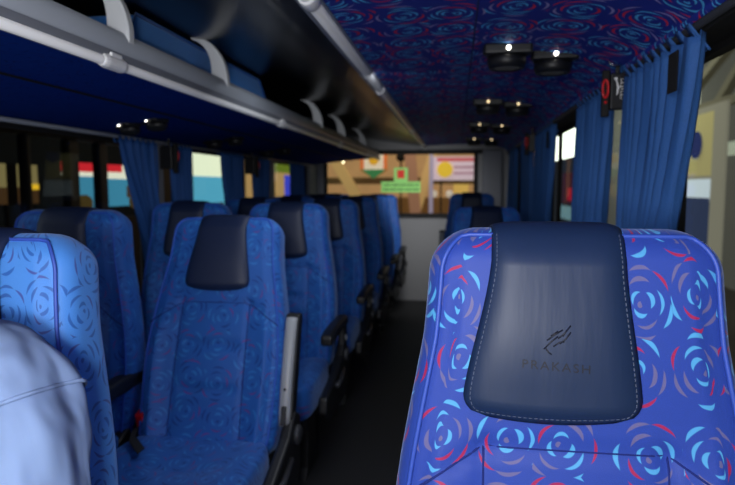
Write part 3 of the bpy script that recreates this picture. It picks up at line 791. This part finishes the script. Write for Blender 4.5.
# hair cap and facial features
m = MB(); rows = []
for j in range(9):
    g = R(5+85*j/8); rows.append([V(-.735+.088*math.cos(g)*math.cos(q), .585+.098*math.cos(g)*math.sin(q), 1.225+.10*math.sin(g)) for q in [2*math.pi*k/24 for k in range(24)]])
build(m.grid(rows, closed=True), 'hair', M['hair'], man, smooth=True)
m = MB()
for sx in (-1,1): m.lathe([(.001,-.006),(.010,-.003),(.011,0),(.001,.004)], V(-.735+sx*.03,.487,1.20), 'Y', 12)
build(m, 'eyes', M['white'], man, smooth=True)
build(MB().prism([(-.008,0),(.008,0),(.003,.045),(-.003,.045)], 0, .022).__class__().tube([V(-.735,.485,1.20), V(-.735,.470,1.175), V(-.735,.478,1.165)], [.006,.012,.009], 10), 'nose', M['skin'], man, smooth=True)
# shirt: lofted torso and sleeve, drawn as one cloth surface
def ellipse_ring(c, ax, bx, nrm, n=36, fold=0, ph=0, e=1.0):
    c = Vector(c); nrm = Vector(nrm).normalized(); u = Vector((1,0,0)); u = (u-nrm*u.dot(nrm)).normalized(); w = nrm.cross(u); out = []
    for k in range(n):
        g = 2*math.pi*k/n; ca, sa = math.cos(g), math.sin(g); f = 1+fold*math.sin(5*g+ph)+fold*.6*math.sin(9*g-ph*1.7)
        out.append(tuple(c+u*ax*f*math.copysign(abs(ca)**e, ca)+w*bx*f*math.copysign(abs(sa)**e, sa)))
    return out
SH = (-.572,.635,.945)
torso = []
for (cx, cy, cz, a, b, fo) in ((-.745,.53,.50,.175,.135,.02), (-.745,.545,.60,.17,.13,.025), (-.74,.57,.72,.178,.128,.02), (-.725,.60,.82,.192,.125,.015), (-.715,.62,.90,.205,.115,.012), (-.712,.625,.95,.200,.098,.008), (-.715,.625,.985,.172,.082,.006), (-.722,.622,1.015,.125,.068,.004), (-.730,.615,1.045,.080,.058,.003), (-.735,.607,1.075,.060,.056,0)):
    torso.append(ellipse_ring((cx,cy,cz), a, b, (0,0,1), 48, fo, cz*14, .85))
tm = MB().grid(torso, closed=True); tm.v = [V(*p) for p in tm.v]
sh = build(tm, 'shirt', M['shirt'], man, smooth=True, sub=1)
def sleeve(path, name, sx):
    rows = []; P = [Vector(p[:3]) for p in path]
    # refine
    F = []
    for i in range(len(path)-1):
        for k in range(6):
            t = k/6; a = [path[max(0,i-1)], path[i], path[i+1], path[min(len(path)-1,i+2)]]
            q = [0.5*((2*a[1][m_])+(-a[0][m_]+a[2][m_])*t+(2*a[0][m_]-5*a[1][m_]+4*a[2][m_]-a[3][m_])*t*t+(-a[0][m_]+3*a[1][m_]-3*a[2][m_]+a[3][m_])*t**3) for m_ in range(5)]
            F.append(q)
    F.append(list(path[-1]))
    prev = None; n = 40
    for i, q in enumerate(F):
        c = Vector(q[:3]); t = (Vector(F[min(i+1,len(F)-1)][:3])-Vector(F[max(i-1,0)][:3])).normalized()
        u = Vector((0,1,0)) if prev is None else prev; u = (u-t*u.dot(t)).normalized(); prev = u; w = t.cross(u); row = []
        for k in range(n):
            g = 2*math.pi*k/n
            f = 1+.045*math.sin(3*g+i*.55)+.03*math.sin(5*g-i*.9+1)*(.4+.6*math.sin(i*.35)**2)+.022*math.sin(i*1.3+2*g)+.020*abs(math.sin(4*g+i*.45))*math.exp(-((i-13)/9)**2)-.012*abs(math.sin(7*g-i*.6))
            row.append(tuple(c+u*q[3]*f*math.cos(g)+w*q[4]*f*math.sin(g)))
        rows.append(row)
    m = MB().grid(rows, closed=True); n_ = len(m.v)
    m.v = [V(*p) for p in m.v]
    o = build(m, name, M['shirt'], man, smooth=True, sub=1)
    # seam at the shoulder
    r0 = rows[11]; build(MB().tube([V(*(Vector(p)+(Vector(p)-Vector(F[11][:3]))*.015)) for p in r0], .0026, 6, closed=True), 'shoulder_seam', M['shirt'], o, smooth=True)
    return o
sleeve([(-.62,.63,.965,.070,.060), (-.575,.625,.945,.086,.070), (-.528,.615,.895,.088,.068), (-.510,.60,.82,.080,.063), (-.512,.575,.72,.072,.060), (-.525,.53,.65,.066,.058), (-.545,.45,.61,.055,.052), (-.575,.37,.60,.045,.043), (-.60,.31,.60,.034,.034)], 'sleeve', 1)
sleeve([(-.80,.63,.965,.070,.060), (-.85,.625,.945,.086,.070), (-.90,.615,.895,.088,.068), (-.925,.60,.82,.080,.063), (-.935,.575,.72,.072,.060), (-.93,.53,.65,.066,.058), (-.915,.45,.61,.055,.052), (-.895,.37,.60,.045,.043), (-.88,.31,.60,.034,.034)], 'sleeve', -1)
build(MB().tube([V(-.735+.062*math.cos(g), .60+.058*math.sin(g), 1.075+.012*math.sin(g)) for g in [2*math.pi*k/24 for k in range(24)]], .014, 8, closed=True), 'collar', M['shirt'], man, smooth=True)

# ------------------------------------------------------------------ outside: exhibition hall, most surfaces self-lit in place of hall light
GZ = -.75
struct('floor_hall', MB().box((0,7,GZ-.05), (40,40,.1)), simple('hall_floor', (90,80,70), .5, var=.1), 'exhibition hall ground outside')
def board(name, label, cat, c, size, mats, kind='x', group=None):
    """upright display facing the bus. mats: list of (name, x0,x1,z0,z1 in 0..1, material); kind 'x' board lies in the YZ plane, 'y' in XZ"""
    t = thing(name, label, cat, c, 0, group); w, h = size
    for i, (nm, a0, a1, b0, b1, mt) in enumerate(mats):
        cx, cz, ww, hh = (a0+a1-1)/2*w, (b0+b1-1)/2*h, (a1-a0)*w, (b1-b0)*h
        th = .03+.006*i
        build(MB().box((0,cx,cz) if kind == 'x' else (cx,0,cz), (th,ww,hh) if kind == 'x' else (ww,th,hh)), nm, mt, t)
    return t
KE = 2.0
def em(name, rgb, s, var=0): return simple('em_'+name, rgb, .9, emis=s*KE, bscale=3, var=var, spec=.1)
_b0 = board
def board(name, label, cat, c, size, mats, kind='x', group=None):
    t = _b0(name, label, cat, c, size, mats, kind, group); w, h = size
    bt = c[2]-h/2
    if bt-GZ > .05:
        for q in (-.35,.35):
            dz = -(h/2)-(bt-GZ)/2
            build(MB().box((0,q*w,dz) if kind == 'x' else (q*w,0,dz), (.03,.03,bt-GZ)), 'stand_post', M['black'], t)
    return t
e_cream = em('cream', (214,196,130), .2); e_red = em('red', (210,40,50), .7); e_white = em('white', (225,225,205), .8); e_blue = em('blue', (70,150,185), .55)
e_yel = em('yellow', (225,180,40), .8); e_brown = em('brown', (110,80,50), .22); e_sky = em('sky', (90,180,215), .62); e_bright = em('bright', (235,245,215), .8)
e_vio = em('violet', (50,40,240), 1.6); e_green = em('green', (110,130,40), .5); e_tan = em('tan', (196,160,105), .5)
e_dim = em('dim', (44,44,40), .3)
# left: dark hall wall and things seen through the tinted glass (x = -4)
XO = -4.0
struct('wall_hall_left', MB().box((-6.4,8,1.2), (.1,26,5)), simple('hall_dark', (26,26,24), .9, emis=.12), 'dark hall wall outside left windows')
ZL = ZC
van = thing('minibus', 'dark minibus parked outside the left windows, seen in silhouette', 'minibus', (-3.4,4.6,GZ))
m = MB()
x0 = -3.4
def seg(y0, y1, z0, z1): m.box((0,(y0+y1)/2-4.6,(z0+z1)/2-GZ), (.08,y1-y0,z1-z0))
seg(2.2,7.4,GZ+.3,ZL-.30); seg(2.2,7.4,ZL+.42,ZL+.75)
for a, b in ((2.2,3.9),(4.33,4.40),(4.86,5.02),(5.32,5.47),(6.05,7.4)): seg(a,b,ZL-.30,ZL+.42)
build(m, 'body', simple('dark_van_paint', (24,23,21), .5), van, bevel=.02)
for q in (4.12, 5.35, 6.3):
    build(MB().lathe([(.001,-.05),(.07,-.045),(.085,-.02),(.085,.02),(.07,.045),(.001,.05)], (-.15,q-4.6,ZL-.16-GZ+0), 'X', 20), 'headrest', em('hr%d' % int(q), (150,125,70), .12), van, smooth=True)
for q in (3.2, 6.4):
    build(MB().lathe([(.001,-.12),(.30,-.12),(.34,-.08),(.34,.08),(.30,.12),(.001,.12)], (-.05,q-4.6,.34), 'X', 28), 'wheel', M['black'], van, smooth=True)
board('display_board', 'dim cream lit board outside the leftmost window', 'board', (-4.6,5.80,ZL+.03), (.56,.42), [('panel',0,1,.42,1,e_cream),('lower_panel',0,1,0,.42,e_brown),('divider',.16,.42,0,1,M['black']), ('yellow_mark',.82,1,.36,.5,e_yel)])
board('banner', 'red topped blue banner outside, left one of pair behind the nearest curtain', 'banner', (-4.6,6.85,ZL+.02), (.62,.56), [('sheet',0,1,0,.7,e_blue),('white_band',0,1,.70,.80,e_white),('red_band',0,1,.80,1,e_red)], group='banners outside left windows')
board('banner', 'blue banner with cream and red top beside the nearest left curtain', 'banner', (-4.6,7.95,ZL+.02), (1.1,.56), [('sheet',0,1,0,.66,e_blue),('cream_band',0,1,.66,1,e_white),('red_corner',0,.35,.82,1,e_red),('dark_window',.45,.7,.2,.5,e_brown)], group='banners outside left windows')
board('banner', 'bright cream and sky blue banner outside between left curtains', 'banner', (-4.0,9.45,ZL+.12), (1.9,1.0), [('sheet',0,1,0,.55,e_sky),('cream_top',0,1,.55,1,e_bright),('dark_base',.15,.75,0,.12,em('base',(70,40,50),.4)),('orange_edge',.72,.8,.62,.95,e_yel)])
board('banner', 'tan board outside between third and fourth left curtains', 'banner', (-4.0,11.6,ZL+.10), (.9,1.0), [('sheet',0,1,0,1,e_tan)])
board('banner', 'olive and violet lit banner beyond the second left pillar', 'banner', (-4.0,14.0,ZL+.08), (1.9,1.0), [('sheet',0,1,0,.75,e_tan),('olive_top',0,1,.75,1.0,e_green),('violet_panel',.35,.75,0,.7,em('v2',(60,70,200),.7)),('violet_strip',.75,.95,0,.7,e_vio)])
KE = 1.1
# rear: tan hall at y = 11..13
YO = 12.0
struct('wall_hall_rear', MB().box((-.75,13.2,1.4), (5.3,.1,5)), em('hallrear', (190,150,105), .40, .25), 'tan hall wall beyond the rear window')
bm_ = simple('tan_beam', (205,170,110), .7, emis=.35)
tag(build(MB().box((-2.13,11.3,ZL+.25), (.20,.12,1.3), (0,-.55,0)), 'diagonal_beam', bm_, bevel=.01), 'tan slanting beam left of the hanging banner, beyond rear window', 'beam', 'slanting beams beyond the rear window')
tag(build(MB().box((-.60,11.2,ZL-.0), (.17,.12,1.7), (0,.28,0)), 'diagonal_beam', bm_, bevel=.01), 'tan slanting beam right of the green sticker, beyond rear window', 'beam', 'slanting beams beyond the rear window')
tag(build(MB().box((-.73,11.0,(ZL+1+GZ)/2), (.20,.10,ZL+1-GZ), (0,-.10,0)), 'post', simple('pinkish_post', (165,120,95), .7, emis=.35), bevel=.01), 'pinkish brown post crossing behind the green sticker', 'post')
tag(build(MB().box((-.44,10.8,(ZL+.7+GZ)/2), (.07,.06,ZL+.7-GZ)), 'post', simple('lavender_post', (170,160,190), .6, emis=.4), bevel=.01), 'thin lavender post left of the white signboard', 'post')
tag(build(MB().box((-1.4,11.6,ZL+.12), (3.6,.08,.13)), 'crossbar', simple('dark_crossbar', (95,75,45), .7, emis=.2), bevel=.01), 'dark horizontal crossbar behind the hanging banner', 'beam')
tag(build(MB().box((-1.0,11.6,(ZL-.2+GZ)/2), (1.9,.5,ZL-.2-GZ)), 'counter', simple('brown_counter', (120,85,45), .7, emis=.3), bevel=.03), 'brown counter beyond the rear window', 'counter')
b = thing('hanging_banner', 'small hanging banner with orange border, yellow emblem and green tip', 'banner', (-1.50,11,ZL+.42))
build(MB().prism([(-.25,.25),(.25,.25),(.25,-.12),(0,-.27),(-.25,-.12)], -.01, .01), 'border', em('orange', (205,110,60), .5), b)
build(MB().prism([(-.18,.25),(.18,.25),(.18,-.10),(-.18,-.10)], -.02, -.012), 'sheet', em('wsheet', (215,200,180), .55), b)
build(MB().prism([(-.25,-.10),(.25,-.10),(0,-.27)], -.022, -.012), 'green_tip', em('gtip', (60,120,75), .5), b)
build(MB().lathe([(.001,-.028),(.09,-.028),(.09,-.02),(.001,-.02)], (0,0,.07), 'Y', 20), 'emblem', em('emb', (200,150,40), .6), b)
s = board('signboard', 'white and pink signboard with yellow circle at right of rear window', 'sign', (.10,10.9,ZL+.33), (1.05,.42), [('sheet',0,1,0,1,em('pink', (205,185,200), .55)),('red_band',.08,.95,.8,.95,em('rband', (190,90,95), .5)),('text_line',.36,.95,.50,.60,em('tl', (170,130,150), .5)),('text_line',.36,.85,.25,.35,em('tl2', (175,135,155), .5))], 'y')
build(MB().lathe([(.001,-.05),(.14,-.05),(.14,-.03),(.001,-.03)], (-.30,0,-.02), 'Y', 24), 'yellow_circle', em('yc', (215,180,60), .6), s)
t = thing('hall_lamp', 'round bright lamp beyond the upper left of rear window', 'lamp', (-2.25,11.4,ZL+.50))
build(MB().lathe([(.001,-.06),(.10,-.05),(.12,0),(.001,.02)], (0,0,0), 'Y', 20), 'bulb', em('hl', (255,245,200), 5), t, smooth=True)
build(MB().box((0,.05,.25), (.03,.03,.4)), 'stem', M['black'], t)
board('light_panel', 'pale lit panel at top left beyond rear window', 'panel', (-2.9,11.9,ZL+.62), (.9,.28), [('sheet',0,1,0,1,em('lp', (180,200,190), .9))], 'y')
t = thing('loudspeaker', 'small black round loudspeaker above the green sticker, beyond rear window', 'speaker', (-1.02,11.2,ZL+.55))
build(MB().lathe([(.001,-.06),(.06,-.06),(.085,-.02),(.085,.04),(.001,.05)], (0,0,0), 'Y', 20), 'case', M['black'], t, smooth=True)
build(MB().box((0,.02,-(ZL+.55-GZ)/2-.04), (.03,.03,ZL+.47-GZ)), 'pole', M['black'], t)
tag(build(MB().box((.1,12.2,(ZL+.35+GZ)/2), (.30,.1,ZL+.35-GZ)), 'column', em('col', (205,170,90), .6), bevel=.01), 'pale yellow column below the signboard beyond rear window', 'column')
for i, x in enumerate((-.12, -.42)):
    o = build(MB().lathe([(.001,-.07),(.05,-.06),(.07,0),(.05,.06),(.001,.07)], (x,11.5,ZL-.13)), 'white_vase', em('vase%d' % i, (215,205,190), .5), smooth=True)
    tag(o, ['white rounded vase right of lavender post beyond rear window', 'white rounded vase just behind the lavender post'][i], 'vase')
KE = 2.2
# right: hall with panels; wall plane x = 3
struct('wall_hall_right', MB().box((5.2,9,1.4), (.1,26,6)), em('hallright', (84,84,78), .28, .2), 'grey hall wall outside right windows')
board('light_panel', 'bright white lit panel beyond the gap after second right curtain', 'panel', (3.2,18.2,ZL+1.75), (7.5,1.8), [('sheet',0,1,0,1,em('rp', (245,255,240), 1.5))], 'x')
board('light_panel', 'pale lit panel between the two nearest right curtains', 'panel', (3.3,10.2,ZL+1.05), (2.4,.5), [('sheet',0,1,0,1,em('rp2', (190,200,180), .6))], 'x')
board('light_panel', 'soft bright strip above the framed poster outside', 'panel', (4.4,9.8,ZL+.62), (4,.22), [('sheet',0,1,0,1,em('rp3', (180,190,175), .2))], 'x')
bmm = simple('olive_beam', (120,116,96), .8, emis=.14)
for i, (a, b_) in enumerate((((3.2,7.2,ZL+1.9),(3.2,9.8,ZL+1.0)), ((3.2,5.9,ZL+1.0),(3.2,9.9,ZL+1.05)), ((3.25,6.4,ZL+2.2),(3.25,8.3,ZL+1.0)))):
    tag(build(MB().tube([a, b_], .07, 4), 'roof_beam', bmm), ['long olive roof beam slanting down outside the nearest right window', 'level olive roof beam outside the nearest right window', 'steep olive roof brace outside the nearest right window'][i], 'beam')
screen = board('display_screen', 'red and pink picture screen seen between second and third right curtains', 'screen', (3.1,16.6,ZL-.03), (3.4,.85), [('picture',0,1,0,1,em('scr', (60,30,38), .4, .3)),('pink_shape',.25,.5,.35,.8,em('pk', (235,110,120), .6)),('red_shape',.5,.75,.1,.5,em('rs', (140,25,40), .5))])
board('display_screen', 'orange and brown screen seen between the two nearest right curtains', 'screen', (3.1,10.9,ZL-.12), (2.0,.85), [('picture',0,1,0,1,em('scr2', (120,80,60), .35, .3)),('orange_shape',.4,.7,.5,.9,em('os', (215,140,90), .6))])
board('low_board', 'low blue grey board under the red picture screen', 'board', (3.0,15.8,ZL-.70), (5.5,.36), [('sheet',0,1,0,1,em('lb', (110,150,160), .35, .4))], 'x')
board('low_board', 'low blue grey board under the orange screen', 'board', (3.0,10.6,ZL-.66), (1.9,.3), [('sheet',0,1,0,1,em('lb2', (130,160,165), .35, .4))], 'x')
p = board('poster_stand', 'tall pale poster stand with cream top and navy round emblem outside', 'poster', (3.0,8.0,ZL+.02), (1.35,1.9), [
    ('frame',0,1,0,1,em('pf', (128,126,112), .36)), ('poster_top',.25,.93,.56,.96,em('pt', (170,162,112), .3)), ('screen_glow',.25,.93,.40,.54,em('sg', (190,205,215), .4)), ('blue_picture',.25,.93,0.02,.42,em('bp', (42,52,78), .45, .5))], group=None)
build(MB().lathe([(.001,-.05),(.17,-.05),(.17,-.03),(.001,-.03)], (0,.10,.50), 'X', 28), 'round_emblem', em('re', (34,44,90), .4), p)
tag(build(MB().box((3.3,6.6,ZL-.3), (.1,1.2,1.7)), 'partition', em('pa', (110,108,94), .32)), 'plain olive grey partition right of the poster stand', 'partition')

# ------------------------------------------------------------------ lights
def area(name, loc, tgt, size, power, col=(1,1,1), sy=None):
    l = bpy.data.lights.new(name, 'AREA'); l.energy = power; l.size = size; l.color = col
    if sy: l.shape = 'RECTANGLE'; l.size_y = sy
    o = bpy.data.objects.new(name, l); COL.objects.link(o); o.location = loc
    o.rotation_euler = (Vector(tgt)-Vector(loc)).to_track_quat('-Z', 'Y').to_euler(); return o
pl = bpy.data.lights.new('flash', 'POINT'); pl.energy = 27; pl.shadow_soft_size = .05; po = bpy.data.objects.new('flash', pl); COL.objects.link(po); po.location = (-.05,-.12,z(-.04))
area('fill_front', (-.35,-.45,z(.30)), (-.2,1.6,z(-.5)), .6, 14, (.95,.97,1))
area('aisle_fill', (-.35,2.1,z(.38)), (-.5,2.6,z(-1)), .5, 5.0, (.9,.95,1), 1.5)
area('rear_fill', (-.3,4.9,z(.28)), (-.35,6.1,z(-.45)), .3, 2.8, (1,.98,.95), .5)
bpy.data.lights['rear_fill'].spread = R(95)
area('window_left', (-1.9,1.4,z(.1)), (-.6,1.5,z(-.4)), .6, 3, (.8,.9,1), 1.8)
area('hall_rear_light', (-.8,9.5,3.4), (-.8,12.5,1.0), 2, 40, (1,.85,.65))
area('hall_right_light', (2.2,9,3.4), (4.5,9,1), 2, 30, (.95,1,.9))

w = bpy.data.worlds.new('World'); bpy.context.scene.world = w; w.use_nodes = True
w.node_tree.nodes['Background'].inputs[0].default_value = (.35,.4,.5,1); w.node_tree.nodes['Background'].inputs[1].default_value = .05

# ------------------------------------------------------------------ camera
cam = bpy.data.cameras.new('camera'); co = bpy.data.objects.new('camera', cam); COL.objects.link(co)
cam.sensor_width = 36; cam.lens = 600/735*36; cam.clip_start = .02
psi, th = R(8.3555), R(5.2848)
fw = Vector((-math.sin(psi)*math.cos(th), math.cos(psi)*math.cos(th), -math.sin(th)))
co.location = (0,0,ZC); co.rotation_euler = fw.to_track_quat('-Z', 'Y').to_euler()
cam.dof.use_dof = True; cam.dof.focus_distance = .80; cam.dof.aperture_fstop = 5.0
bpy.context.scene.camera = co
bpy.context.scene.view_settings.view_transform = 'Standard'
bpy.context.scene.cycles.max_bounces = 6
bpy.context.scene.cycles.sample_clamp_indirect = 3
